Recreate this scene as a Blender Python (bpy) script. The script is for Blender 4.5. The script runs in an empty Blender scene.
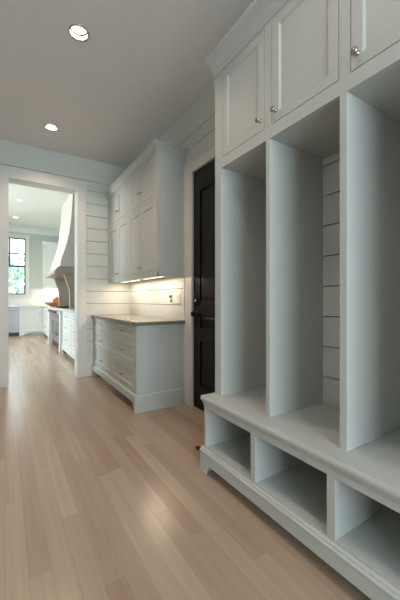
import bpy, bmesh, math, random
from mathutils import Vector, Matrix
random.seed(7)
S = bpy.context.scene
COL = S.collection
PI = math.pi

# ------------------------------------------------------------------ materials
def newmat(name):
    m = bpy.data.materials.new(name); m.use_nodes = True
    return m, m.node_tree.nodes, m.node_tree.links, m.node_tree.nodes['Principled BSDF']

def paint(name, col, rough=.5, var=.03, bump=.02, metal=0, spec=.5, coat=0):
    m, N, L, B = newmat(name)
    tc = N.new('ShaderNodeTexCoord'); nz = N.new('ShaderNodeTexNoise')
    nz.inputs['Scale'].default_value = 6; nz.inputs['Detail'].default_value = 4
    L.new(tc.outputs['Object'], nz.inputs['Vector'])
    cr = N.new('ShaderNodeValToRGB')
    a = [max(0, c*(1-var)) for c in col]; b = [min(1, c*(1+var)) for c in col]
    cr.color_ramp.elements[0].position = .3; cr.color_ramp.elements[1].position = .7
    cr.color_ramp.elements[0].color = (*a, 1); cr.color_ramp.elements[1].color = (*b, 1)
    L.new(nz.outputs['Fac'], cr.inputs['Fac']); L.new(cr.outputs['Color'], B.inputs['Base Color'])
    if bump:
        n2 = N.new('ShaderNodeTexNoise'); n2.inputs['Scale'].default_value = 90
        bp = N.new('ShaderNodeBump'); bp.inputs['Strength'].default_value = bump; bp.inputs['Distance'].default_value = .01
        L.new(tc.outputs['Object'], n2.inputs['Vector']); L.new(n2.outputs['Fac'], bp.inputs['Height'])
        L.new(bp.outputs['Normal'], B.inputs['Normal'])
    B.inputs['Roughness'].default_value = rough; B.inputs['Metallic'].default_value = metal
    B.inputs['Specular IOR Level'].default_value = spec; B.inputs['Coat Weight'].default_value = coat
    return m

def emis(name, col, s):
    m, N, L, B = newmat(name)
    B.inputs['Base Color'].default_value = (*col, 1)
    B.inputs['Emission Color'].default_value = (*col, 1); B.inputs['Emission Strength'].default_value = s
    return m

def wood_floor():
    m, N, L, B = newmat('oak_floor')
    tc = N.new('ShaderNodeTexCoord'); sp = N.new('ShaderNodeSeparateXYZ'); L.new(tc.outputs['Object'], sp.inputs[0])
    def mth(op, a, b=None, c=None):
        n = N.new('ShaderNodeMath'); n.operation = op
        for i, v in enumerate((a, b, c)):
            if v is None: continue
            if isinstance(v, (int, float)): n.inputs[i].default_value = v
            else: L.new(v, n.inputs[i])
        return n.outputs[0]
    u = mth('DIVIDE', sp.outputs['X'], .082)
    pid = mth('FLOOR', u)
    w1 = N.new('ShaderNodeTexWhiteNoise'); w1.noise_dimensions = '1D'; L.new(pid, w1.inputs['W'])
    v = mth('DIVIDE', mth('ADD', sp.outputs['Y'], mth('MULTIPLY', w1.outputs['Value'], 7.3)), 1.25)
    cid = mth('FLOOR', v)
    cb = N.new('ShaderNodeCombineXYZ'); L.new(pid, cb.inputs[0]); L.new(cid, cb.inputs[1])
    w2 = N.new('ShaderNodeTexWhiteNoise'); w2.noise_dimensions = '3D'; L.new(cb.outputs[0], w2.inputs['Vector'])
    # grain coordinates, shifted per board
    gx = mth('ADD', mth('MULTIPLY', sp.outputs['X'], 34), mth('MULTIPLY', w2.outputs['Value'], 40))
    gy = mth('ADD', mth('MULTIPLY', sp.outputs['Y'], 1.1), mth('MULTIPLY', w2.outputs['Value'], 17))
    gc = N.new('ShaderNodeCombineXYZ'); L.new(gx, gc.inputs[0]); L.new(gy, gc.inputs[1])
    nz = N.new('ShaderNodeTexNoise'); nz.inputs['Scale'].default_value = 1.2; nz.inputs['Detail'].default_value = 6
    nz.inputs['Distortion'].default_value = .5
    L.new(gc.outputs[0], nz.inputs['Vector'])
    cr = N.new('ShaderNodeValToRGB'); e = cr.color_ramp.elements
    e[0].position = 0; e[0].color = (.365, .252, .178, 1)
    e[1].position = 1; e[1].color = (.48, .362, .268, 1)
    x = e.new(.25); x.color = (.41, .298, .216, 1)
    x = e.new(.7); x.color = (.445, .328, .240, 1)
    L.new(w2.outputs['Value'], cr.inputs['Fac'])
    gr = N.new('ShaderNodeValToRGB')
    gr.color_ramp.elements[0].position = .3; gr.color_ramp.elements[0].color = (.90, .89, .88, 1)
    gr.color_ramp.elements[1].position = .65; gr.color_ramp.elements[1].color = (1.02, 1.02, 1.02, 1)
    L.new(nz.outputs['Fac'], gr.inputs['Fac'])
    mx = N.new('ShaderNodeMix'); mx.data_type = 'RGBA'; mx.blend_type = 'MULTIPLY'; mx.inputs['Factor'].default_value = 1
    L.new(cr.outputs['Color'], mx.inputs['A']); L.new(gr.outputs['Color'], mx.inputs['B'])
    fu = mth('FRACT', u); fv = mth('FRACT', v)
    eu = mth('MINIMUM', fu, mth('SUBTRACT', 1, fu)); ev = mth('MINIMUM', fv, mth('SUBTRACT', 1, fv))
    gap = mth('MAXIMUM', mth('LESS_THAN', eu, .011), mth('LESS_THAN', ev, .0009))
    m2 = N.new('ShaderNodeMix'); m2.data_type = 'RGBA'; m2.inputs['B'].default_value = (.15, .10, .07, 1)
    L.new(mth('MULTIPLY', gap, .4), m2.inputs['Factor']); L.new(mx.outputs['Result'], m2.inputs['A'])
    L.new(m2.outputs['Result'], B.inputs['Base Color'])
    B.inputs['Roughness'].default_value = .25; B.inputs['Specular IOR Level'].default_value = .6
    bp = N.new('ShaderNodeBump'); bp.inputs['Strength'].default_value = .04; bp.inputs['Distance'].default_value = .003
    L.new(mth('SUBTRACT', 1, gap), bp.inputs['Height']); L.new(bp.outputs['Normal'], B.inputs['Normal'])
    return m

def tile_mat():
    m, N, L, B = newmat('backsplash_tile')
    tc = N.new('ShaderNodeTexCoord'); mp = N.new('ShaderNodeMapping'); mp.inputs['Rotation'].default_value = (PI/2, 0, 0)
    br = N.new('ShaderNodeTexBrick'); br.inputs['Scale'].default_value = 1
    br.inputs['Brick Width'].default_value = .15; br.inputs['Row Height'].default_value = .075; br.inputs['Mortar Size'].default_value = .002
    br.inputs['Color1'].default_value = (.74, .75, .73, 1); br.inputs['Color2'].default_value = (.66, .68, .66, 1); br.inputs['Mortar'].default_value = (.5, .5, .48, 1)
    L.new(tc.outputs['Object'], mp.inputs[0]); L.new(mp.outputs[0], br.inputs['Vector']); L.new(br.outputs['Color'], B.inputs['Base Color'])
    B.inputs['Roughness'].default_value = .25
    return m

M = dict(
    cab=paint('cabinet_paint', (.485, .503, .485), .5, .012, .008),
    wall=paint('wall_paint', (.60, .632, .585), .5, .012, .01),
    trim=paint('trim_paint', (.66, .655, .635), .4, .012, .005),
    ceil=paint('ceiling_paint', (.76, .74, .73), .8, .01, .02),
    kwall=paint('kitchen_wall_paint', (.47, .52, .45), .7, .01, .02),
    kceil=paint('kitchen_ceiling_paint', (.68, .70, .66), .8, .01, .02),
    kcab=paint('kitchen_cabinet_paint', (.66, .68, .65), .4, .012, .005),
    hood=paint('hood_plaster', (.62, .56, .50), .75, .03, .05),
    board=paint('locker_board_paint', (.63, .66, .67), .5, .012, .01),
    tan=paint('warm_bounce_paint', (.60, .55, .48), .6, .02, .01), taupe=paint('taupe_wood', (.33, .27, .22), .5, .1, .02),
    gap_shade=paint('gap_shade_backing', (.10, .095, .085), .8, .1, 0),  # dark colour stands in for shade inside the board gaps
    black=paint('black_door_paint', (.006, .0056, .0052), .38, .1, .01, spec=.22),
    bronze=paint('dark_bronze', (.03, .024, .02), .35, .1, 0, metal=.8),
    nickel=paint('satin_nickel', (.50, .44, .38), .22, .05, 0, metal=1),
    steel=paint('stainless_steel', (.40, .41, .42), .35, .05, 0, metal=.9),
    darkst=paint('dark_iron', (.03, .03, .032), .4, .1, 0),
    counter=paint('taupe_quartz', (.20, .178, .155), .22, .06, 0),
    kcounter=paint('white_marble', (.70, .70, .68), .2, .05, 0),
    red=paint('red_enamel', (.13, .010, .03), .3, .05, 0),
    plastic=paint('white_plastic', (.75, .73, .68), .35, .01, 0),
    sash=paint('dark_window_frame', (.035, .045, .05), .4, .1, 0),
    bowl=paint('turned_wood', (.42, .17, .06), .45, .2, .02),
    glassblk=paint('oven_glass', (.01, .01, .012), .08, .1, 0),
    leaf=paint('leaf_green', (.42, .60, .46), .6, .3, 0),
    bark=paint('bark', (.12, .08, .05), .9, .2, .1),
    grass=paint('grass', (.14, .28, .09), .9, .25, .1),
    lamp=emis('lamp_lens', (1, .93, .82), 14),
    can=paint('can_reflector', (.80, .74, .66), .35, .02, 0),
    strip=emis('strip_lens', (1, .80, .56), 2),
    floor=wood_floor(), tile=tile_mat(),
)
def glass_mat():
    m, N, L, B = newmat('window_glass')
    out = N['Material Output']; N.remove(B)
    t = N.new('ShaderNodeBsdfTransparent'); g = N.new('ShaderNodeBsdfGlossy'); g.inputs['Roughness'].default_value = .02
    fr = N.new('ShaderNodeFresnel'); fr.inputs['IOR'].default_value = 1.3; mx = N.new('ShaderNodeMixShader')
    L.new(fr.outputs[0], mx.inputs[0]); L.new(t.outputs[0], mx.inputs[1]); L.new(g.outputs[0], mx.inputs[2]); L.new(mx.outputs[0], out.inputs[0])
    return m
M['glass'] = glass_mat()

# ------------------------------------------------------------------ builders
OFF = {}
def tag(o, label=None, cat=None, group=None, kind=None):
    if label: o['label'] = label
    if cat: o['category'] = cat
    if group: o['group'] = group
    if kind: o['kind'] = kind
    return o
def thing(name, loc, label=None, cat=None, group=None, kind=None):
    o = bpy.data.objects.new(name, None); COL.objects.link(o)
    o.location = loc; o.empty_display_size = .1; OFF[o] = Vector(loc)
    return tag(o, label, cat, group, kind)

class MB:
    def __init__(s): s.v = []; s.f = []; s.sm = []
    def add(s, vs, fs, smooth=False):
        n = len(s.v); s.v += [tuple(v) for v in vs]; s.f += [tuple(i+n for i in f) for f in fs]; s.sm += [smooth]*len(fs)
        return s
    def box(s, x0, x1, y0, y1, z0, z1):
        if x0 > x1: x0, x1 = x1, x0
        if y0 > y1: y0, y1 = y1, y0
        if z0 > z1: z0, z1 = z1, z0
        vs = [(x, y, z) for x in (x0, x1) for y in (y0, y1) for z in (z0, z1)]
        return s.add(vs, [(0,1,3,2), (4,6,7,5), (0,4,5,1), (2,3,7,6), (0,2,6,4), (1,5,7,3)])
    def prism(s, poly, axis, a0, a1, smooth=False):
        # poly in the two remaining axes in order (x:(y,z)  y:(x,z)  z:(x,y))
        n = len(poly)
        def P(p, a): return (a, p[0], p[1]) if axis == 'x' else (p[0], a, p[1]) if axis == 'y' else (p[0], p[1], a)
        vs = [P(p, a0) for p in poly] + [P(p, a1) for p in poly]
        s.add(vs, [tuple(range(n))[::-1], tuple(range(n, 2*n))])
        n0 = len(s.v) - 2*n
        for i in range(n):
            j = (i+1) % n
            s.f.append((n0+i, n0+j, n0+n+j, n0+n+i)); s.sm.append(smooth)
        return s
    def lathe(s, prof, c, axis, n=20):
        # prof: (radius, distance along axis)
        d = {'x': (1,0,0), 'y': (0,1,0), 'z': (0,0,1), '-x': (-1,0,0), '-y': (0,-1,0), '-z': (0,0,-1)}[axis]
        D = Vector(d); U = D.orthogonal().normalized(); W = D.cross(U)
        vs = []
        for r, t in prof:
            for k in range(n):
                a = 2*PI*k/n
                vs.append(Vector(c) + D*t + (U*math.cos(a)+W*math.sin(a))*max(r, 1e-5))
        fs = [(i*n+k, i*n+(k+1) % n, (i+1)*n+(k+1) % n, (i+1)*n+k) for i in range(len(prof)-1) for k in range(n)]
        return s.add(vs, fs, True)
    def tube(s, pts, r, n=10):
        pts = [Vector(p) for p in pts]
        for a, b in zip(pts, pts[1:]):
            D = (b-a).normalized(); U = D.orthogonal().normalized(); W = D.cross(U)
            vs = [p + (U*math.cos(2*PI*k/n)+W*math.sin(2*PI*k/n))*r for p in (a, b) for k in range(n)]
            s.add(vs, [(k, (k+1) % n, n+(k+1) % n, n+k) for k in range(n)] + [tuple(range(n))[::-1], tuple(range(n, 2*n))], False)
        return s
    def plate(s, axis, a0, a1, rect, holes=()):
        for u0, u1, w0, w1 in rects(rect, holes):
            if axis == 'x': s.box(a0, a1, u0, u1, w0, w1)
            elif axis == 'y': s.box(u0, u1, a0, a1, w0, w1)
            else: s.box(u0, u1, w0, w1, a0, a1)
        return s
    def build(s, name, mat, parent=None, bevel=0, label=None, kind=None, loc=None):
        me = bpy.data.meshes.new(name)
        root = OFF.get(parent) if parent else None
        off = root if root is not None else Vector(loc or (0, 0, 0))
        me.from_pydata([Vector(v)-off for v in s.v], [], s.f)
        bm = bmesh.new(); bm.from_mesh(me); bmesh.ops.recalc_face_normals(bm, faces=bm.faces); bm.to_mesh(me); bm.free()
        for p, sm in zip(me.polygons, s.sm): p.use_smooth = sm
        me.materials.append(mat)
        o = bpy.data.objects.new(name, me); COL.objects.link(o)
        if parent: o.parent = parent; OFF[o] = off
        else: o.location = off; OFF[o] = off
        if bevel:
            b = o.modifiers.new('edge', 'BEVEL'); b.width = bevel; b.segments = 2; b.limit_method = 'ANGLE'; b.angle_limit = .6
        if label: o['label'] = label
        if kind: o['kind'] = kind
        return o

def rects(rect, holes):
    u0, u1, w0, w1 = rect
    ws = sorted({w0, w1, *[h[2] for h in holes if w0 < h[2] < w1], *[h[3] for h in holes if w0 < h[3] < w1]})
    out = []
    for a, b in zip(ws, ws[1:]):
        m = (a+b)/2; cur = u0
        for h in sorted(h for h in holes if h[2] < m < h[3]):
            if h[0] > cur: out.append((cur, min(h[0], u1), a, b))
            cur = max(cur, h[1])
        if cur < u1: out.append((cur, u1, a, b))
    return out

BACK = []
def sheathing(wall):
    BACK.pop().build('sheathing', M['gap_shade'], wall, label='backing coloured dark to imitate shade in the thin gaps between boards')
def wall_boards(mb, axis, face, sgn, rect, holes, z_lines, gap=.007, depth=.020, back=.12):
    """solid wall with horizontal boards; sgn = direction the wall extends away from the room"""
    BACK.append(MB().plate(axis, face+sgn*depth, face+sgn*back, rect, holes))
    u0, u1, w0, w1 = rect
    zs = [w0] + [z for z in z_lines if w0 < z < w1] + [w1]
    for i in range(len(zs)-1):
        a = zs[i] + (gap/2 if i else 0); b = zs[i+1] - (gap/2 if i < len(zs)-2 else 0)
        mb.plate(axis, face, face+sgn*depth, (u0, u1, a, b), holes)

# ------------------------------------------------------------------ room dimensions
XR, XL, YB, YK, YF, YN = 1.66, -1.15, 4.72, 4.91, 11.8, -2.6
ZC, ZK = 3.18, 3.5
XKL = -2.9
GL = [1.429-.1845*k for k in range(7, 0, -1)] + [1.429+.1845*k for k in range(0, 8)] + [2.862]
GL = [z for z in GL if z > .22 and (z < 2.80 or z == 2.862)]

# floor
f = MB(); f.box(XKL-.1, XR+.12, YN-.12, YF+.12, -.06, 0)
f.build('floor', M['floor'], kind='structure')

# ceiling with holes for the recessed cans
def ceiling(name, z, rect, cans, mat, r=.066, cell=.1):
    x0, x1, y0, y1 = rect; mb = MB()
    holes = [(cx-cell, cx+cell, cy-cell, cy+cell) for cx, cy in cans]
    for u0, u1, w0, w1 in rects(rect, holes):
        mb.add([(u0,w0,z), (u1,w0,z), (u1,w1,z), (u0,w1,z)], [(0,3,2,1)])
    n = 32
    for cx, cy in cans:
        vs = []
        for k in range(n):
            a = 2*PI*k/n; c, s_ = math.cos(a), math.sin(a); q = cell/max(abs(c), abs(s_))
            vs += [(cx+r*c, cy+r*s_, z), (cx+q*c, cy+q*s_, z)]
        mb.add(vs, [(2*k, 2*k+1, (2*k+3) % (2*n), (2*k+2) % (2*n)) for k in range(n)])
    # slab above
    mb.box(x0, x1, y0, y1, z+.14, z+.2)
    for (a, b, c, d) in ((x0,x0+.01,y0,y1), (x1-.01,x1,y0,y1), (x0,x1,y0,y0+.01), (x0,x1,y1-.01,y1)): mb.box(a, b, c, d, z+.001, z+.14)
    return mb.build(name, mat, kind='structure')
CANS = [(.484, 2.53), (.472, 4.09), (.48, .95), (.48, -.9)]
ceiling('ceiling', ZC, (XL, XR, YN, YB), CANS, M['ceil'])
KC = []
def mk_can(x, y, z, label, power, size=1., shown=True):
    t = thing('recessed_light', (x, y, z), label, 'ceiling light', 'recessed ceiling lights' )
    r = .066*size
    mb = MB().lathe([(r+.012, 0), (r+.011, -.004), (r-.001, -.004), (r-.002, .0)], (x, y, z), 'z', 32)
    mb.build('trim_ring', M['bronze'] if False else M['nickel'], t)
    MB().lathe([(r, -.002), (r, .042), (r-.008, .046), (r-.008, .052), (0, .054)], (x, y, z), 'z', 32).build('reflector', M['can'], t)
    MB().lathe([(.001, .0), (r-.014, .0), (r-.010, .004), (r-.010, .008), (.001, .008)], (x, y, z+.036), 'z', 32).build('lens', M['lamp'], t)
    MB().lathe([(.001, .0545), (r+.004, .0545), (r+.004, .142), (.001, .142)], (x, y, z), 'z', 20).build('housing', M['bronze'], t)
    MB().lathe([(r-.012, 0), (r-.001, 0), (r-.001, .006), (r-.012, .006)], (x, y, z+.034), 'z', 32).build('retaining_ring', M['bronze'], t)
    l = bpy.data.lights.new('lamp', 'SPOT'); l.energy = power; l.spot_size = math.radians(130); l.spot_blend = .9
    l.color = (1, .78, .60); l.shadow_soft_size = .05
    lo = bpy.data.objects.new('lamp', l); COL.objects.link(lo); lo.parent = t; lo.location = (0, 0, -.012)
    return t

# partition wall with the wide opening to the kitchen
OX0, OX1, OZ = .035, .885, 2.70
w = MB(); wall_boards(w, 'y', YB, 1, (XL, XR, 0, ZC), [(OX0, OX1, -1, OZ)], GL, back=YK-YB)
w.box(XL, XR, YB, YK, ZC, ZK+.05); w.box(XKL-.1, XL, YB, YK, 0, ZK+.05)
sheathing(w.build('wall_back', M['wall'], kind='structure'))
# right wall with door hole
DY0, DY1, DZ = 1.965, 2.776, 2.445
w = MB(); wall_boards(w, 'x', XR, 1, (YN, YB, 0, ZC), [(DY0, DY1, -1, DZ)], GL)
sheathing(w.build('wall_right', M['wall'], kind='structure'))
w = MB(); wall_boards(w, 'x', XL, -1, (YN, YB, 0, ZC), [], GL)
sheathing(w.build('wall_left', M['tan'], kind='structure'))  # unseen wall, tan colour chosen to warm the bounced light
WR = (-.95, 1.35, .35, 2.6)
w = MB(); wall_boards(w, 'y', YN, -1, (XL, XR, 0, ZC), [WR], GL)
sheathing(w.build('wall_front', M['wall'], kind='structure'))
# kitchen shell
w = MB().box(XR, XR+.12, YK, YF, 0, ZK+.05); w.build('wall_kitchen_right', M['kwall'], kind='structure')
KW = (-.33, .577, 1.297, 3.148)
w = MB().plate('y', YF, YF+.14, (XKL-.1, XR+.12, 0, ZK+.05), [KW]); w.build('wall_kitchen_far', M['kwall'], kind='structure')
KL = (6.3, 9.6, .6, 3.0)
w = MB().plate('x', XKL, XKL-.1, (YK, YF, 0, ZK+.05), [KL]); w.build('wall_kitchen_left', M['kwall'], kind='structure')
KCANS = [(0, 0)]

# casing boards of the opening (front face), jamb liner
t = MB()
t.box(OX0-.095, OX0, YB-.018, YB, 0, OZ+.15); t.box(OX1, OX1+.118, YB-.018, YB, 0, OZ+.15)
t.box(OX0, OX1, YB-.018, YB, OZ, OZ+.15)
t.box(OX0-.10, OX0+.002, YB-.026, YB-.018, 0, .27)
t.box(OX0, OX0+.004, YB-.016, YK+.016, 0, OZ); t.box(OX1-.004, OX1, YB-.016, YK+.016, 0, OZ); t.box(OX0, OX1, YB-.016, YK+.016, OZ-.004, OZ)
t.box(OX1+.022, OX1+.026, YB-.021, YB-.018, 0, OZ+.02); t.box(OX0-.026, OX0-.022, YB-.021, YB-.018, .27, OZ+.02)
t.build('trim_1', M['trim'], kind='structure', bevel=.002)
# back side casing in the kitchen
t = MB(); t.box(OX0-.1, OX0, YK, YK+.018, 0, OZ+.12); t.box(OX1, OX1+.1, YK, YK+.018, 0, OZ+.12); t.box(OX0, OX1, YK, YK+.018, OZ, OZ+.12)
t.build('trim_2', M['trim'], kind='structure')
# frieze and cove at the ceiling
def cove(x_or_y, face, sgn, a0, a1, z, size=.075):
    pts = [(0, 0), (0, -size)] + [(size*.18+size*.82*(1-math.cos(k*PI/12)), -size+size*.82*math.sin(k*PI/12)+size*.04) for k in range(0, 7)] + [(size, 0)]
    return [(face+sgn*p[0], z+p[1]) for p in pts]
t = MB(); t.prism(cove('y', YF, -1, 0, 0, ZK, .17), 'x', XKL, XR); t.prism(cove('x', XR, -1, 0, 0, ZK, .17), 'y', YK, 7.1); t.prism(cove('x', XR, -1, 0, 0, ZK, .17), 'y', 8.75, YF)
t.build('trim_5', M['kceil'], kind='structure')
# door casing and plinth
t = MB()
for a, b in ((DY1, DY1+.175), (DY0-.12, DY0)):
    t.box(XR-.02, XR, a, b, 0, DZ+.13)
t.box(XR-.02, XR, DY0, DY1, DZ, DZ+.13)
t.box(XR-.028, XR-.02, DY1+.012, DY1+.175, 0, .26)
t.box(XR-.026, XR-.02, DY1+.140, DY1+.155, .26, DZ+.12); t.box(XR-.026, XR-.02, DY0, DY1, DZ+.10, DZ+.115)
t.box(XR-.018, XR+.1, DY1-.004, DY1, 0, DZ); t.box(XR-.018, XR+.1, DY0, DY0+.004, 0, DZ); t.box(XR-.018, XR+.1, DY0, DY1, DZ-.004, DZ)
t.build('trim_6', M['trim'], kind='structure', bevel=.002)
# baseboards
b = MB(); b.box(OX1+.118, 1.16, YB-.016, YB, 0, .19); b.box(OX1+.118, 1.16, YB-.022, YB, .19, .21)
b.box(XL, OX0-.10, YB-.016, YB, 0, .21); b.build('baseboard_back', M['trim'], kind='structure', bevel=.002)
MB().box(XL, XL+.016, YN, YB-.03, 0, .21).build('baseboard_left', M['trim'], kind='structure', bevel=.002)
MB().box(XR-.016, XR, YN, -.2, 0, .21).build('baseboard_right', M['trim'], kind='structure', bevel=.002)

# ------------------------------------------------------------------ black panel door
d = MB(); y0, y1 = DY0+.006, DY1-.006; fx = XR+.004; st = .125
d.box(fx+.012, fx+.030, y0, y1, .012, DZ-.006)
pan = [(1.10, 2.22), (.835, .955), (.25, .70)]
hol = [(y0+st, y1-st, a, b) for a, b in pan]
d.plate('x', fx, fx+.012, (y0, y1, .012, DZ-.006), hol); d.plate('x', fx+.030, fx+.042, (y0, y1, .012, DZ-.006), hol)
for a, b in pan:   # bevelled raised panel inside each opening
    h = (b-a)/2; m_ = min(.045, h*.45)
    ya, yb = y0+st, y1-st
    o_ = [(fx+.0118, ya+.006, a+.006), (fx+.0118, yb-.006, a+.006), (fx+.0118, yb-.006, b-.006), (fx+.0118, ya+.006, b-.006)]
    i_ = [(fx+.003, ya+m_, a+m_), (fx+.003, yb-m_, a+m_), (fx+.003, yb-m_, b-m_), (fx+.003, ya+m_, b-m_)]
    d.add(o_+i_, [(0,1,5,4), (1,2,6,5), (2,3,7,6), (3,0,4,7), (4,5,6,7)])
door = d.build('door_1', M['black'], kind='structure', loc=(XR, (y0+y1)/2, 0), bevel=.002)
k = MB(); ky, kz = DY1-.072, .975
k.lathe([(.001, 0), (.034, 0), (.034, .006), (.013, .010), (.011, .030), (.020, .036), (.029, .046), (.030, .056), (.022, .066), (.001, .069)], (fx, ky, kz), '-x', 24)
k.build('door_knob', M['bronze'], door, label='dark bronze round knob')
k = MB().lathe([(.001, 0), (.033, 0), (.033, .008), (.026, .018), (.001, .019)], (fx, ky, 1.09), '-x', 24); k.box(fx-.032, fx-.018, ky-.005, ky+.005, 1.077, 1.103)
k.build('deadbolt', M['bronze'], door, label='dark bronze deadbolt above the knob')
for z in (.3, 1.25, 2.2):
    MB().lathe([(.001, -.05), (.007, -.05), (.007, .05), (.001, .05)], (fx-.004, DY0+.01, z), 'z', 12).build('hinge', M['bronze'], door)

# ------------------------------------------------------------------ cabinetry helpers
def shaker(xf, y0, y1, z0, z1, w=.05, th=.02, rec=.009, bead=True):
    """frame-and-panel front facing -X, front face at xf"""
    m = MB(); h = (y0+w, y1-w, z0+w, z1-w)
    m.plate('x', xf, xf+th, (y0, y1, z0, z1), [h])
    m.box(xf+rec, xf+th-.001, h[0]-.001, h[1]+.001, h[2]-.001, h[3]+.001)
    if bead:
        b = min(.010, w*.3)
        o_ = [(xf+.002, h[0], h[2]), (xf+.002, h[1], h[2]), (xf+.002, h[1], h[3]), (xf+.002, h[0], h[3])]
        i_ = [(xf+rec-.0005, h[0]+b, h[2]+b), (xf+rec-.0005, h[1]-b, h[2]+b), (xf+rec-.0005, h[1]-b, h[3]-b), (xf+rec-.0005, h[0]+b, h[3]-b)]
        m.add(o_+i_, [(0,1,5,4), (1,2,6,5), (2,3,7,6), (3,0,4,7)])
    return m
def knob(x, y, z, parent, r=.0145, name='knob'):
    s_ = r/.0145
    return MB().lathe([(.001, 0), (.011*s_, 0), (.010*s_, .003), (.005*s_, .006), (.0048*s_, .014), (.009*s_, .017), (.0145*s_, .021), (.0150*s_, .026), (.011*s_, .031), (.001, .033)], (x, y, z), '-x', 20).build(name, M['nickel'], parent)
def bar_pull(x, y, z, parent, L=.10, mat='nickel', name='pull'):
    m = MB().tube([(x-.026, y-L/2, z), (x-.026, y+L/2, z)], .006, 10)
    m.tube([(x, y-L*.36, z), (x-.026, y-L*.36, z)], .005, 8); m.tube([(x, y+L*.36, z), (x-.026, y+L*.36, z)], .005, 8)
    return m.build(name, M[mat], parent)
def bracket_front(x0, x1, ya, yb, ztop, zr, foot=.06, rise=.03):
    """front plinth board with bracket feet at both ends; ya<yb"""
    L = [(ya, 0), (ya, ztop), (yb, ztop), (yb, 0), (yb-foot, 0), (yb-foot-.006, zr*.45), (yb-foot-.022, zr*.72),
         (yb-foot-.030, zr*.72), (yb-foot-.036, zr*.97), (yb-foot-.06, zr), (yb-foot-.09, zr),
         (ya+foot+.09, zr), (ya+foot+.06, zr), (ya+foot+.036, zr*.97), (ya+foot+.030, zr*.72), (ya+foot+.022, zr*.72), (ya+foot+.006, zr*.45), (ya+foot, 0)]
    return L

# ------------------------------------------------------------------ locker unit
UX, BX, LX, PX = 1.19, 1.083, 1.10, 1.083
YE, YS = 1.703, -.16
lk = thing('locker_unit', (1.4, .77, 0), 'tall pale grey built-in mudroom locker with open cubbies, bench, lower bins and upper doors', 'locker')
bays = [(1.635, 1.227), (1.198, .792), (.758, .352), (.318, -.092)]
# vertical panels
def vpanel(ya, yb, name='divider', lab=None):
    m = MB().box(UX+.002, XR-.001, min(ya, yb), max(ya, yb), .49, 1.975); return m.build(name, M['cab'], lk, bevel=.0015)
vpanel(1.703, 1.678, 'end_panel'); MB().box(UX, UX+.02, 1.635, 1.703, .49, 1.975).build('face_stile', M['cab'], lk, bevel=.0015)
MB().box(UX+.02, UX+.04, 1.637, 1.68, .49, 1.975).box(UX+.02, XR-.02, 1.635, 1.655, .49, 1.975).build('side_liner', M['cab'], lk)
for a, b in ((1.227, 1.198), (.792, .758), (.352, .318)): vpanel(a, b)
vpanel(-.092, -.16, 'end_panel')
# board back of the cubbies
m = MB(); zl = [1.38+.182*k for k in range(-4, 4)]
MB().box(XR-.004, XR-.0005, YS+.03, YE-.03, .49, 1.975).build('back_lining', M['gap_shade'], lk, label='backing coloured dark to imitate shade in the thin gaps between the boards')
zz = [.49]+zl+[1.975]
for i in range(len(zz)-1):
    m.box(XR-.024, XR-.004, YS+.03, YE-.03, zz[i]+.0035, zz[i+1]-.0035)
m.build('back_boards', M['board'], lk, label='white horizontal boards with thin gaps at the back of the cubbies')
# bench top with nosing
prof = [(BX, .480), (BX+.004, .489), (BX+.012, .4915), (XR-.002, .4915), (XR-.002, .458), (BX+.010, .458), (BX+.002, .464), (BX, .470)]
prof2 = [(BX+.010, .458), (BX+.010, .452), (BX+.018, .438), (LX, .430), (LX+.02, .430), (LX+.02, .458)]
m = MB().prism(prof, 'y', YS-.012, YE+.014); m.prism(prof2, 'y', YS-.002, YE+.004); m.build('bench_top', M['cab'], lk, bevel=.001)
# lower bin frame
lb = [(1.676, 1.245), (1.211, .787), (.751, .335), (.301, -.13)]
holes = [(b, a, .165, .412) for a, b in lb]
m = MB().plate('x', LX, LX+.02, (YS, YE-.006, .13, .45), holes); m.build('bin_face_frame', M['cab'], lk)
for a, b in ((1.676, YE-.006), (YS, -.13)): MB().box(LX+.02, XR-.001, a, b, 0, .457).build('bin_side', M['cab'], lk)
for a, b in ((1.245, 1.211), (.787, .751), (.335, .301)): MB().box(LX+.02, XR-.03, b, a, .165, .457).build('bin_divider', M['cab'], lk)
MB().box(LX+.02, XR-.012, -.13, 1.676, .145, .165).build('bin_floor', M['cab'], lk)
MB().box(XR-.014, XR-.001, -.13, 1.676, .165, .457).build('bin_back', M['cab'], lk)
# plinth with bracket feet and ogee cap
m = MB().prism(bracket_front(PX, 0, YS-.012, YE+.018, .128, .068, .058), 'x', PX, PX+.02)
m.prism([(PX+.02, 0), (PX+.02, .128), (XR-.002, .128), (XR-.002, 0)], 'y', YE-.006, YE+.018)
cap = [(PX, .128), (PX-.003, .133), (PX-.002, .139), (PX+.006, .143), (PX+.008, .151), (PX+.016, .156), (LX, .158), (LX+.01, .158), (LX+.01, .128)]
m.prism(cap, 'y', YS-.014, YE+.020)
m.prism([(c[0]-PX+.0, c[1]) for c in []] or [(PX+.1, .128), (XR-.002, .128), (XR-.002, .156), (PX+.1, .156)], 'y', YE-.006, YE+.004)
m.build('base_molding', M['cab'], lk, bevel=.0012)
MB().box(PX+.09, PX+.11, YS, YE-.01, 0, .145).build('toe_board', M['cab'], lk)
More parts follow.
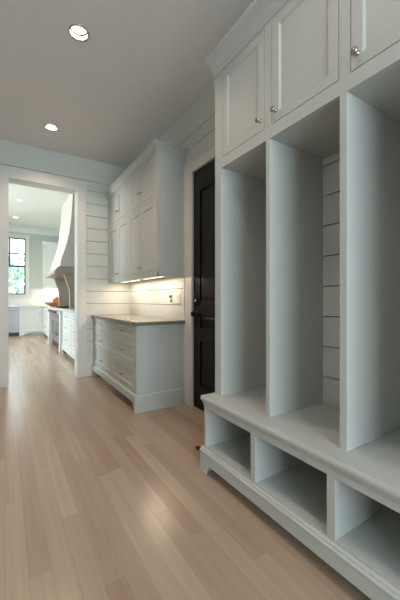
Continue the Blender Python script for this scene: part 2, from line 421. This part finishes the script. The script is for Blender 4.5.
# upper cabinets
drs = [(1.618, 1.236, 'R'), (1.183, .793, 'L'), (.742, .352, 'L'), (.300, -.092, 'R')]
dz0, dz1 = 2.039, 2.590
holes = [(b, a, dz0, dz1) for a, b, _ in drs]
m = MB().plate('x', UX, UX+.022, (YS, YE, 1.974, 2.66), holes); m.build('upper_face_frame', M['cab'], lk)
m = MB().box(UX+.024, XR-.001, YS, YE, 1.975, 2.66); m.build('upper_carcass', M['cab'], lk)
for a, b, side in drs:
    g = .0035
    dd = shaker(UX-.001, b+g, a-g, dz0+g, dz1-g, w=.048, th=.02).build('upper_door', M['cab'], lk, bevel=.001)
    ky = b+.030 if side == 'R' else a-.030
    knob(UX-.001, ky, 2.098, dd)
# crown
def crown(xf, z0, H, P):
    pr = [(0, 0), (.006, .0), (.010, .012), (.016, .015)]
    for k_ in range(7):
        t_ = k_/6; pr.append((.018+(P-.034)*(t_**1.7), .018+(H-.045)*t_**.75))
    pr += [(P-.012, H-.022), (P, H-.018), (P, H), (0, H)]
    return pr
def crown_run(m, xf, yfar, ynear, z0, H, P, xwall, end_sign_lo=True, end_sign_hi=True):
    """mitred crown: front run along Y plus returns to the wall"""
    pr = crown(xf, z0, H, P); vs = []; n = len(pr)
    for stn in range(4):
        for p, h in pr:
            lo = ynear-(p if end_sign_lo else 0); hi = yfar+(p if end_sign_hi else 0)
            vs.append([(xwall, lo, z0+h), (xf-p, lo, z0+h), (xf-p, hi, z0+h), (xwall, hi, z0+h)][stn])
    fs = [(s_*n+i, s_*n+i+1, (s_+1)*n+i+1, (s_+1)*n+i) for s_ in range(3) for i in range(n-1)]
    m.add(vs, fs)
    # closing cap on top
    top = [3*n+n-1]
    m.box(xf, xwall, ynear, yfar, z0+H-.012, z0+H-.001)
    return m
crown_run(MB(), UX, YE, YS, 2.600, .092, .080, XR-.001, False, False).build('crown', M['cab'], lk)

# ------------------------------------------------------------------ drawer cabinet + worktop
FX = 1.10; Y0, Y1 = 2.925, 4.718
bc = thing('drawer_cabinet', (1.38, 3.82, 0), 'low pale grey six-drawer base cabinet with bracket feet under the taupe worktop', 'cabinet')
dc = [(2.985, 3.735), (3.785, 4.66)]; rows = [(.195, .435), (.455, .685), (.705, .850)]
holes = [(a, b, c, d_) for a, b in dc for c, d_ in rows]
MB().plate('x', FX, FX+.022, (Y0, Y1, .09, .858), holes).build('face_frame', M['cab'], bc)
MB().box(FX+.024, XR-.001, Y0, Y1, .09, .858).build('carcass', M['cab'], bc)
MB().box(FX+.05, XR-.001, Y0+.001, Y0+.03, 0, .09).box(FX+.09, FX+.11, Y0+.03, Y1, 0, .09).build('toe_board', M['cab'], bc)
for a, b in dc:
    for (c, d_), pz in zip(rows, (.305, .57, .785)):
        g = .0035
        dr = shaker(FX-.001, a+g, b-g, c+g, d_-g, w=.042 if d_-c > .2 else .034, th=.02).build('drawer', M['cab'], bc, bevel=.001)
        bar_pull(FX+.004, (a+b)/2, pz-.005, dr, .085, name='drawer_pull')
m = MB().prism(bracket_front(0, 0, Y0-.016, Y1, .160, .095, .035), 'x', FX-.022, FX-.002)
m.box(FX-.001, XR-.02, Y0-.016, Y0-.001, 0, .160)
m.prism([(FX-.022, .160), (FX-.020, .168), (FX-.010, .174), (FX, .176), (FX, .160)], 'y', Y0-.014, Y1)
m.prism([(Y0-.016, .160), (Y0-.014, .168), (Y0-.006, .174), (Y0, .176), (Y0, .160)], 'x', FX-.018, XR-.02)
m.build('base_molding', M['cab'], bc, bevel=.001)
ct = MB().box(1.075, XR-.001, 2.90, 4.717, .860, .896).build('worktop', M['counter'], loc=(1.38, 3.8, .86), bevel=.003)
tag(ct, 'smooth taupe stone worktop on the low drawer cabinet', 'worktop')

# ------------------------------------------------------------------ wall cabinet
WX = 1.32
wc = thing('wall_cabinet', (1.49, 3.82, 1.36), 'pale grey wall cabinet with eight doors in two rows, mounted above the taupe worktop', 'cabinet')
dcs = [(2.965, 3.366), (3.372, 3.775), (3.815, 4.222), (4.228, 4.640)]
z_lo, z_hi = (1.425, 2.165), (2.215, 2.615)
holes = [(dcs[i][0], dcs[i+1][1], *z) for i in (0, 2) for z in (z_lo, z_hi)]
MB().plate('x', WX, WX+.022, (Y0, Y1, 1.36, 2.66), holes).build('face_frame', M['cab'], wc)
MB().box(WX+.024, XR-.001, Y0, Y1, 1.392, 2.66).box(WX+.002, XR-.001, Y0, Y0+.02, 1.36, 1.392).build('carcass', M['cab'], wc)
for i, (a, b) in enumerate(dcs):
    for z, kz in ((z_lo, 1.478), (z_hi, 2.262)):
        g = .003
        dd = shaker(WX-.001, a+g, b-g, z[0]+g, z[1]-g, w=.055, th=.02).build('cabinet_door', M['cab'], wc, bevel=.001)
        knob(WX-.001, (b-.028) if i % 2 == 0 else (a+.028), kz if kz < 2 else 2.335, dd, r=.013)
crown_run(MB(), WX, Y1, Y0, 2.645, .085, .060, XR-.001, True, False).build('crown', M['cab'], wc)
for i, (a, b, lab) in enumerate(((3.02, 3.72, 'slim bar light under the wall cabinet, nearer the black door'), (3.86, 4.62, 'slim bar light under the wall cabinet, nearer the kitchen opening'))):
    t = thing('under_cabinet_light', (1.495, (a+b)/2, 1.385), lab, 'light', 'bar lights under the wall cabinet')
    MB().box(1.475, 1.515, a, b, 1.379, 1.391).build('housing', M['plastic'], t)
    MB().box(1.480, 1.510, a+.02, b-.02, 1.376, 1.379).build('lens', M['strip'], t)
    l = bpy.data.lights.new('lamp', 'AREA'); l.shape = 'RECTANGLE'; l.size = .03; l.size_y = b-a-.04; l.energy = 3.6; l.color = (1, .78, .60)
    lo = bpy.data.objects.new('lamp', l); COL.objects.link(lo); lo.parent = t; lo.location = (0, 0, -.012)

# ------------------------------------------------------------------ wall plates, door stop
t = thing('power_outlet', (XR, 3.28, 1.085), 'white wall outlet with dark sockets above the taupe worktop', 'outlet')
MB().box(XR-.006, XR, 3.235, 3.325, 1.068, 1.188).build('cover_plate', M['plastic'], t, bevel=.002)
MB().box(XR-.012, XR-.006, 3.250, 3.312, 1.142, 1.172).build('socket', M['darkst'], t)
MB().lathe([(.001, 0), (.019, 0), (.019, .006), (.001, .007)], (XR-.006, 3.268, 1.105), '-x', 16).build('socket', M['darkst'], t)
t = thing('light_switch', (XR, 3.10, 1.085), 'plain white double rocker switch plate beside the black door casing', 'switch')
MB().box(XR-.006, XR, 3.040, 3.165, 1.075, 1.20).build('cover_plate', M['plastic'], t, bevel=.002)
for y in (3.075, 3.130): MB().prism([(XR-.006, 1.105), (XR-.008, 1.105), (XR-.013, 1.17), (XR-.006, 1.17)], 'y', y-.017, y+.017).build('rocker', M['plastic'], t)
t = thing('door_stop', (1.115, YE+.018, .105), 'small dark door stop on the far end of the locker base', 'door stop')
MB().lathe([(.001, 0), (.014, 0), (.014, .004), (.006, .007), (.005, .072)], (1.115, YE+.018, .105), 'y', 14).build('stem', M['bronze'], t)
MB().lathe([(.001, .072), (.013, .072), (.014, .080), (.012, .094), (.001, .096)], (1.115, YE+.018, .105), 'y', 14).build('tip', M['darkst'], t)

# ------------------------------------------------------------------ recessed lights
labs = ['large recessed round ceiling light nearest in view, above the oak floor', 'smaller recessed round ceiling light in front of the kitchen opening',
        'recessed ceiling light above the locker bench, behind the view', 'recessed ceiling light near the rear window']
for (x, y), lab in zip(CANS, labs): mk_can(x, y, ZC, lab, 44 if y > 1 else 16)
kc = []
c_ = lambda px, py: None
KCANS = [(.30, 8.58), (.26, 10.4)]
ceiling('ceiling_kitchen', ZK, (XKL, XR, YK, YF), KCANS, M['kceil'])
for (x, y), lab in zip(KCANS, ['recessed ceiling light in the kitchen, the nearer one seen through the opening', 'faint recessed ceiling light in the kitchen, closer to the window wall']):
    mk_can(x, y, ZK, lab, 44)

# ------------------------------------------------------------------ windows
def window(name, axis, face, hole, kcase=.118, sash=True, deep=.12, muntin=True, sg=1):
    u0, u1, w0, w1 = hole
    root = thing(name, ((u0+u1)/2, face, w0) if axis == 'y' else (face, (u0+u1)/2, w0), kind='structure')
    def B(m, a, b, ua, ub, wa, wb):
        a, b = face+sg*a, face+sg*b
        return m.box(ua, ub, a, b, wa, wb) if axis == 'y' else m.box(a, b, ua, ub, wa, wb)
    m = MB()
    B(m, -.02, 0, u0-kcase, u0, w0-.02, w1+kcase+.02); B(m, -.02, 0, u1, u1+kcase, w0-.02, w1+kcase+.02); B(m, -.02, 0, u0, u1, w1, w1+kcase+.02)
    B(m, -.05, .0, u0-kcase-.02, u1+kcase+.02, w0-.04, w0); B(m, -.016, 0, u0-kcase, u1+kcase, w0-.13, w0-.04)
    m.build('window_frame', M['trim'], root, bevel=.003)
    m = MB(); f_ = .035; zm = w0+(w1-w0)*.5; um = (u0+u1)/2
    for a, b, c, d_ in ((u0, u0+f_, w0, w1), (u1-f_, u1, w0, w1), (u0, u1, w0, w0+f_), (u0, u1, w1-f_, w1), (u0, u1, zm-.028, zm+.028)): B(m, .02, .06, a, b, c, d_)
    B(m, .028, .05, um-.022, um+.022, zm, w1); zq = zm+(w1-zm)*.45
    B(m, .028, .05, u0, u1, zq-.022, zq+.022)
    m.build('sash', M['sash'], root, label='dark window sash')
    m = MB(); B(m, .036, .040, u0+f_, u1-f_, w0+f_, zm-.028); m.build('pane', M['glass'], root)
    m = MB(); B(m, .036, .040, u0+f_, u1-f_, zm+.028, w1-f_); m.build('pane', M['glass'], root)
window('window_1', 'y', YF, KW)
window('window_2_added', 'x', XKL, KL, sg=-1)  # unseen side window, added to brighten the kitchen
window('window_3', 'y', YN, WR, sg=-1)

# ------------------------------------------------------------------ kitchen: far run
FYF = 11.2
fc = thing('sink_cabinet', (.72, 11.5, 0), 'white kitchen base cabinet with bracket feet under the window, right of the dishwasher', 'cabinet')
def yfront(root, yf, x0, x1, doors, mat):
    holes = [d_ for d_ in doors]
    MB().plate('y', yf, yf+.022, (x0, x1, .10, .895), holes).build('face_frame', mat, root)
    MB().box(x0, x1, yf+.024, YF-.001, .10, .895).build('carcass', mat, root)
    for (a, b, c, e) in doors:
        g = .003; m = MB(); w_ = .055 if e-c > .3 else .035
        m.plate('y', yf-.001, yf+.019, (a+g, b-g, c+g, e-g), [(a+w_, b-w_, c+w_, e-w_)])
        m.box(a+w_-.001, b-w_+.001, yf+.010, yf+.018, c+w_-.001, e-w_+.001)
        dd = m.build('cabinet_door' if e-c > .3 else 'drawer', mat, root, bevel=.001)
        MB().lathe([(.001, 0), (.005, 0), (.005, .014), (.014, .02), (.014, .027), (.001, .032)], ((b-.05) if e-c > .3 else (a+b)/2, yf-.001, (e-.06) if e-c > .3 else (c+e)/2), '-y', 16).build('knob', M['nickel'], dd)
yfront(fc, FYF, .375, 1.035, [(.47, .99, .20, .72), (.47, .99, .74, .87)], M['kcab'])
m = MB(); zr = .085
poly = [(.375, 0), (.375, .17), (1.035, .17), (1.035, zr), (.66, zr), (.60, zr-.01), (.56, zr-.04), (.53, zr-.05), (.50, 0)]
m.prism(poly, 'y', FYF-.02, FYF-.001); m.build('base_molding', M['kcab'], fc, bevel=.002)
MB().box(.50, 1.035, FYF+.06, FYF+.08, 0, .10).build('toe_board', M['kcab'], fc)
dw = thing('dishwasher', (.06, 11.5, 0), 'stainless steel dishwasher with dark toe kick under the kitchen window', 'dishwasher')
MB().box(-.235, .37, FYF+.02, YF-.001, .10, .893).build('body', M['steel'], dw)
MB().box(-.23, .367, FYF-.005, FYF+.02, .12, .885).build('door_panel', M['steel'], dw, bevel=.004)
MB().tube([(-.17, FYF-.05, .80), (.31, FYF-.05, .80)], .011).tube([(-.15, FYF-.005, .80), (-.15, FYF-.05, .80)], .008).tube([(.29, FYF-.005, .80), (.29, FYF-.05, .80)], .008).build('handle', M['steel'], dw)
MB().box(-.235, .37, FYF+.03, FYF+.05, 0, .10).build('toe_kick', M['darkst'], dw)
c2 = thing('corner_cabinet', (-1.4, 11.5, 0), 'white kitchen base cabinet left of the dishwasher', 'cabinet')
yfront(c2, FYF, -2.85, -.24, [(-2.8, -2.0, .14, .87), (-1.95, -1.12, .14, .87), (-1.07, -.29, .14, .87)], M['kcab'])
MB().box(-2.85, -.24, FYF+.06, FYF+.08, 0, .10).build('toe_board', M['kcab'], c2)
tag(MB().box(-2.88, XR-.001, FYF-.03, YF-.018, .897, .935).build('countertop', M['kcounter'], loc=(0, 11.5, .897), bevel=.004), 'white marble countertop running under the kitchen window', 'countertop')
tag(MB().box(-2.88, XR-.022, YF-.012, YF-.001, .937, 1.165).box(.72, XR-.022, YF-.012, YF-.001, 1.165, 1.50).build('backsplash', M['tile'], loc=(0, YF, .937)), 'pale tiled backsplash below the kitchen window', 'backsplash')
uc = thing('upper_cabinet', (1.36, 11.6, 1.5), 'tall white upper cabinet on the green wall right of the kitchen window', 'cabinet')
UY = 11.45
MB().box(1.07, XR-.001, UY+.022, YF-.001, 1.51, 2.95).build('carcass', M['kcab'], uc)
hol = [(1.105, 1.62, 1.54, 2.90)]
MB().plate('y', UY, UY+.02, (1.07, XR-.001, 1.51, 2.95), hol).build('face_frame', M['kcab'], uc)
m = MB().plate('y', UY, UY+.02, (1.108, 1.617, 1.543, 2.897), [(1.165, 1.56, 1.6, 2.84)]); m.box(1.16, 1.565, UY+.01, UY+.018, 1.59, 2.85)
dd = m.build('cabinet_door', M['kcab'], uc)
MB().lathe([(.001, 0), (.005, 0), (.005, .014), (.014, .02), (.014, .027), (.001, .032)], (1.135, UY, 1.64), '-y', 16).build('knob', M['nickel'], dd)
MB().prism([(UY, 2.95), (UY-.02, 2.97), (UY-.055, 3.03), (UY-.06, 3.05), (YF-.001, 3.05), (YF-.001, 2.95)], 'x', 1.04, XR-.001).build('crown', M['kcab'], uc)

# ------------------------------------------------------------------ kitchen: range wall
def side_cab(name, ya, yb, label, fx, cols, ndr=3, base=True, foot_near=True):
    r = thing(name, ((fx+XR)/2, (ya+yb)/2, 0), label, 'cabinet')
    rws = [(.20, .43), (.45, .67), (.69, .87)]
    holes = [(a, b, *z) for a, b in cols for z in rws]
    MB().plate('x', fx, fx+.02, (ya, yb, .10, .895), holes).build('face_frame', M['kcab'], r)
    MB().box(fx+.023, XR-.001, ya, yb, .10, .895).build('carcass', M['kcab'], r)
    MB().box(fx+.08, fx+.10, ya, yb, 0, .10).build('toe_board', M['kcab'], r)
    for a, b in cols:
        for z in rws:
            dd = shaker(fx-.001, a+.003, b-.003, z[0]+.003, z[1]-.003, w=.04).build('drawer', M['kcab'], r)
            bar_pull(fx, (a+b)/2, (z[0]+z[1])/2, dd, .12, name='drawer_pull')
    m = MB().prism(bracket_front(0, 0, ya, yb, .16, .085, .09), 'x', fx-.02, fx-.001); m.box(fx-.025, fx-.001, ya, yb, .16, .175)
    m.box(fx-.02, XR-.3, yb-.02, yb+0, 0, .10) ; m.build('base_molding', M['kcab'], r)
    return r
RX = 1.04
n1 = side_cab('range_side_cabinet', 5.2, 7.14, 'white kitchen drawer cabinet nearer than the range, beyond the opening', RX, [(5.25, 6.20), (6.25, 7.06)])
def post(ya, yb, root, fx):
    m = MB().box(fx-.055, fx+.02, ya, yb, .14, .895); m.prism([(ya-.004, 0), (ya-.006, .09), (ya-.004, .14), (yb+.004, .14), (yb+.006, .09), (yb+.004, 0)], 'x', fx-.062, fx+.02)
    m.box(fx-.062, fx+.02, ya-.006, yb+.006, .80, .895)
    m.build('corner_post', M['kcab'], root, bevel=.003)
post(7.14, 7.26, n1, RX)
n2 = side_cab('range_far_cabinet', 8.80, 11.172, 'white kitchen drawer cabinet beyond the range, its corner post showing', RX, [(8.88, 9.75), (9.8, 10.55)])
post(8.66, 8.80-.001, n2, RX-.05)
tag(MB().box(RX-.07, XR-.013, 5.18, 7.28, .897, .935).build('countertop', M['kcounter'], loc=(1.3, 6.3, .897), bevel=.004), 'white marble countertop on the drawers nearer than the range', 'countertop')
tag(MB().box(RX-.07, XR-.013, 8.64, 11.165, .897, .935).build('countertop', M['kcounter'], loc=(1.3, 10, .897), bevel=.004), 'white marble countertop on the drawers beyond the range', 'countertop')
tag(MB().box(XR-.012, XR-.001, 5.18, 11.16, .90, 1.65).build('backsplash', M['tile'], loc=(XR, 8, .9)), 'pale tiled backsplash on the range wall under the hood', 'backsplash')
rg = thing('kitchen_range', (1.33, 8.11, 0), 'wide stainless steel range with dark red knobs under the white hood', 'range')
ra, rb = 7.29, 8.63; rx = .99
MB().box(rx+.02, XR-.014, ra, rb, .14, .90).build('body', M['steel'], rg)
m = MB().prism([(rx-.035, .80), (rx-.05, .83), (rx-.045, .885), (rx-.01, .925), (XR-.014, .925), (XR-.014, .902), (rx+.02, .902), (rx+.02, .80)], 'y', ra, rb); m.build('control_panel', M['steel'], rg, bevel=.003)
m = MB()
for i in range(4):
    yy = ra+.05+i*.31; m.box(rx+.08, XR-.1, yy, yy+.27, .927, .933)
    for q in range(4): m.box(rx+.08, XR-.1, yy+.02+q*.07, yy+.035+q*.07, .933, .955)
    m.box(rx+.09, rx+.11, yy, yy+.27, .933, .952); m.box(XR-.13, XR-.11, yy, yy+.27, .933, .952)
m.build('grate', M['darkst'], rg)
for a, b in ((ra+.01, 8.05), (8.06, rb-.01)):
    dd = MB().box(rx, rx+.02, a, b, .20, .79).build('oven_door', M['steel'], rg, bevel=.004)
    MB().box(rx-.004, rx, a+.10, b-.10, .32, .62).build('oven_window', M['glassblk'], dd)
    MB().tube([(rx-.06, a+.04, .72), (rx-.06, b-.04, .72)], .014).tube([(rx, a+.07, .72), (rx-.06, a+.07, .72)], .01).tube([(rx, b-.07, .72), (rx-.06, b-.07, .72)], .01).build('handle', M['steel'], dd)
for i in range(9):
    yy = ra+.08+i*.147
    MB().lathe([(.001, 0), (.030, 0), (.030, .006), (.024, .010), (.022, .036), (.001, .038)], (rx-.046, yy, .855), '-x', 16).build('knob', M['red'], rg, label='dark red knob')
MB().box(rx+.03, rx+.05, ra+.03, rb-.03, .06, .14).build('kick_panel', M['darkst'], rg)
for yy in (ra+.06, rb-.06):
    for xx in (rx+.06, XR-.1): MB().lathe([(.001, 0), (.026, 0), (.02, .03), (.018, .14)], (xx, yy, 0), 'z', 14).build('leg', M['darkst'], rg)

# hood: swept side profile extruded along the wall, legs below
hd = thing('range_hood', (1.33, 8.1, .94), 'white flared plaster range hood with arched sides above the range', 'range hood')
HY0, HY1 = 7.10, 8.75
prof = [(XR-.013, ZK-.001), (1.24, ZK-.001), (1.232, 3.30), (1.215, 3.0), (1.19, 2.75), (1.155, 2.52), (1.115, 2.34), (1.07, 2.18), (1.025, 2.05), (.995, 1.95), (.985, 1.86), (.985, 1.83), (XR-.013, 1.83)]
m = MB().prism(prof, 'y', HY0, HY1, False); m.build('hood_body', M['hood'], hd)
# flared moulding band: mitred around three sides
pr = [(0, 0), (.015, 0), (.04, -.015), (.07, -.05), (.10, -.09), (.115, -.115), (.115, -.145), (.09, -.165), (0, -.165)]
m = MB(); n = len(pr); vs = []; xf = .985; z0 = 1.83
for s_ in range(4):
    for p, h in pr:
        q = p*.35
        vs.append([(XR-.013, HY0-q, z0+h), (xf-p, HY0-q, z0+h), (xf-p, HY1+q, z0+h), (XR-.013, HY1+q, z0+h)][s_])
m.add(vs, [(s_*n+i, s_*n+i+1, (s_+1)*n+i+1, (s_+1)*n+i) for s_ in range(3) for i in range(n-1)])
m.box(xf, XR-.013, HY0, HY1, z0-.165, z0-.14); m.box(xf, XR-.013, HY0, HY1, z0-.02, z0)
m.build('hood_molding', M['taupe'], hd, label='taupe wooden band around the bottom of the hood')
leg = [(XR-.013, 1.667), (1.06, 1.667), (1.075, 1.63), (1.09, 1.57), (1.115, 1.49), (1.145, 1.42), (1.165, 1.36), (1.175, 1.27), (1.18, .94), (XR-.013, .94)]
for a, b in ((HY0, HY0+.10), (HY1-.10, HY1)): MB().prism(leg, 'y', a, b).build('corbel', M['taupe'], hd, label='taupe wooden side bracket')

# bowl with bread on the far counter
bw = thing('wooden_bowl', (1.22, 9.75, .935), 'orange brown wooden bowl on the counter beyond the range', 'bowl')
MB().lathe([(.001, 0), (.07, 0), (.075, .012), (.12, .03), (.19, .085), (.215, .125), (.205, .125), (.18, .09), (.11, .04), (.001, .025)], (1.13, 9.6, .936), 'z', 28).build('bowl_body', M['bowl'], bw)
bb = thing('cutting_board', (1.35, 9.95, .936), 'upright orange brown wooden board leaning behind the bowl', 'cutting board')
m = MB().prism([(1.18, .936), (1.18, 1.13), (1.22, 1.17), (1.27, 1.18), (1.285, 1.24), (1.315, 1.24), (1.33, 1.18), (1.38, 1.17), (1.42, 1.13), (1.42, .936)], 'y', 9.98, 10.0); m.build('board', M['bowl'], bb, bevel=.003)
t = thing('under_cabinet_light', (1.36, 11.62, 1.50), 'warm light under the kitchen upper cabinet beside the window', 'light')
MB().box(1.12, 1.60, 11.60, 11.65, 1.492, 1.51).build('housing', M['strip'], t)
l = bpy.data.lights.new('lamp', 'AREA'); l.shape = 'RECTANGLE'; l.size = .45; l.size_y = .04; l.energy = 7; l.color = (1, .72, .45)
lo = bpy.data.objects.new('lamp', l); COL.objects.link(lo); lo.parent = t; lo.location = (0, 0, -.015)

# ------------------------------------------------------------------ outside
MB().box(-30, 30, YF+.3, 60, -.5, -.4).build('ground', M['grass'], kind='structure')
def tree(x, y, h, r, label):
    t = thing('leafy_tree', (x, y, -.4), label, 'tree', 'trees outside the kitchen window')
    MB().lathe([(.16, 0), (.11, h*.4), (.05, h*.8), (.001, h*.9)], (x, y, -.4), 'z', 10).build('trunk', M['bark'], t)
    m = MB(); vs = []; fs = []
    for i in range(900):
        while True:
            p = Vector((random.uniform(-1, 1), random.uniform(-1, 1), random.uniform(-1, 1)))
            if .15 < p.length < 1: break
        c = Vector((x, y, -.4+h*.62)) + Vector((p.x*r, p.y*r, p.z*h*.42))
        u = Vector((random.gauss(0, 1), random.gauss(0, 1), random.gauss(0, 1))).normalized()*.2
        v = u.orthogonal().normalized()*.11
        n = len(vs); vs += [c-u, c+v, c+u, c-v]; fs.append((n, n+1, n+2, n+3))
    m.add(vs, fs); m.build('foliage', M['leaf'], t)
tree(.6, 19.5, 3.7, 1.8, 'green leafy tree outside, seen low through the right of the kitchen window')
tree(-4.2, 21.5, 4.2, 2.0, 'green leafy tree outside, hidden mostly left of the kitchen window')

# ------------------------------------------------------------------ light
def area(name, loc, rot, sx, sy, e, col):
    l = bpy.data.lights.new(name, 'AREA'); l.shape = 'RECTANGLE'; l.size = sx; l.size_y = sy; l.energy = e; l.color = col
    o = bpy.data.objects.new(name, l); COL.objects.link(o); o.location = loc; o.rotation_euler = rot; return o
area('daylight_area', ((WR[0]+WR[1])/2, YN-.16, 1.6), (PI/2, 0, 0), 2.2, 2.2, 78, (.70, .89, 1))
area('daylight_area', (XKL-.16, (KL[0]+KL[1])/2, 1.8), (0, -PI/2, 0), 2.3, 3.2, 190, (.86, .97, 1))  # fill lamp at the added side window, lights the kitchen
W = bpy.data.worlds.new('sky'); S.world = W; W.use_nodes = True
bg = W.node_tree.nodes['Background']; sky = W.node_tree.nodes.new('ShaderNodeTexSky')
sky.sky_type = 'HOSEK_WILKIE'; sky.turbidity = 8; sky.sun_direction = (-.3, -.5, .8)
mix = W.node_tree.nodes.new('ShaderNodeMix'); mix.data_type = 'RGBA'; mix.inputs['Factor'].default_value = .75
mix.inputs['B'].default_value = (.85, .97, 1, 1)
W.node_tree.links.new(sky.outputs[0], mix.inputs['A']); W.node_tree.links.new(mix.outputs['Result'], bg.inputs[0])
bg.inputs[1].default_value = 4.4

# ------------------------------------------------------------------ camera
cam = bpy.data.cameras.new('camera'); co = bpy.data.objects.new('camera', cam); COL.objects.link(co)
co.location = (0, 0, 1.115); co.rotation_euler = (PI/2, 0, -math.atan(195/310))
cam.sensor_fit = 'VERTICAL'; cam.sensor_height = 36; cam.lens = 310/600*36; cam.clip_start = .02
S.camera = co
S.view_settings.view_transform = 'Standard'; S.view_settings.look = 'None'; S.view_settings.gamma = 1
S.view_settings.use_curve_mapping = False; S.view_settings.exposure = .34
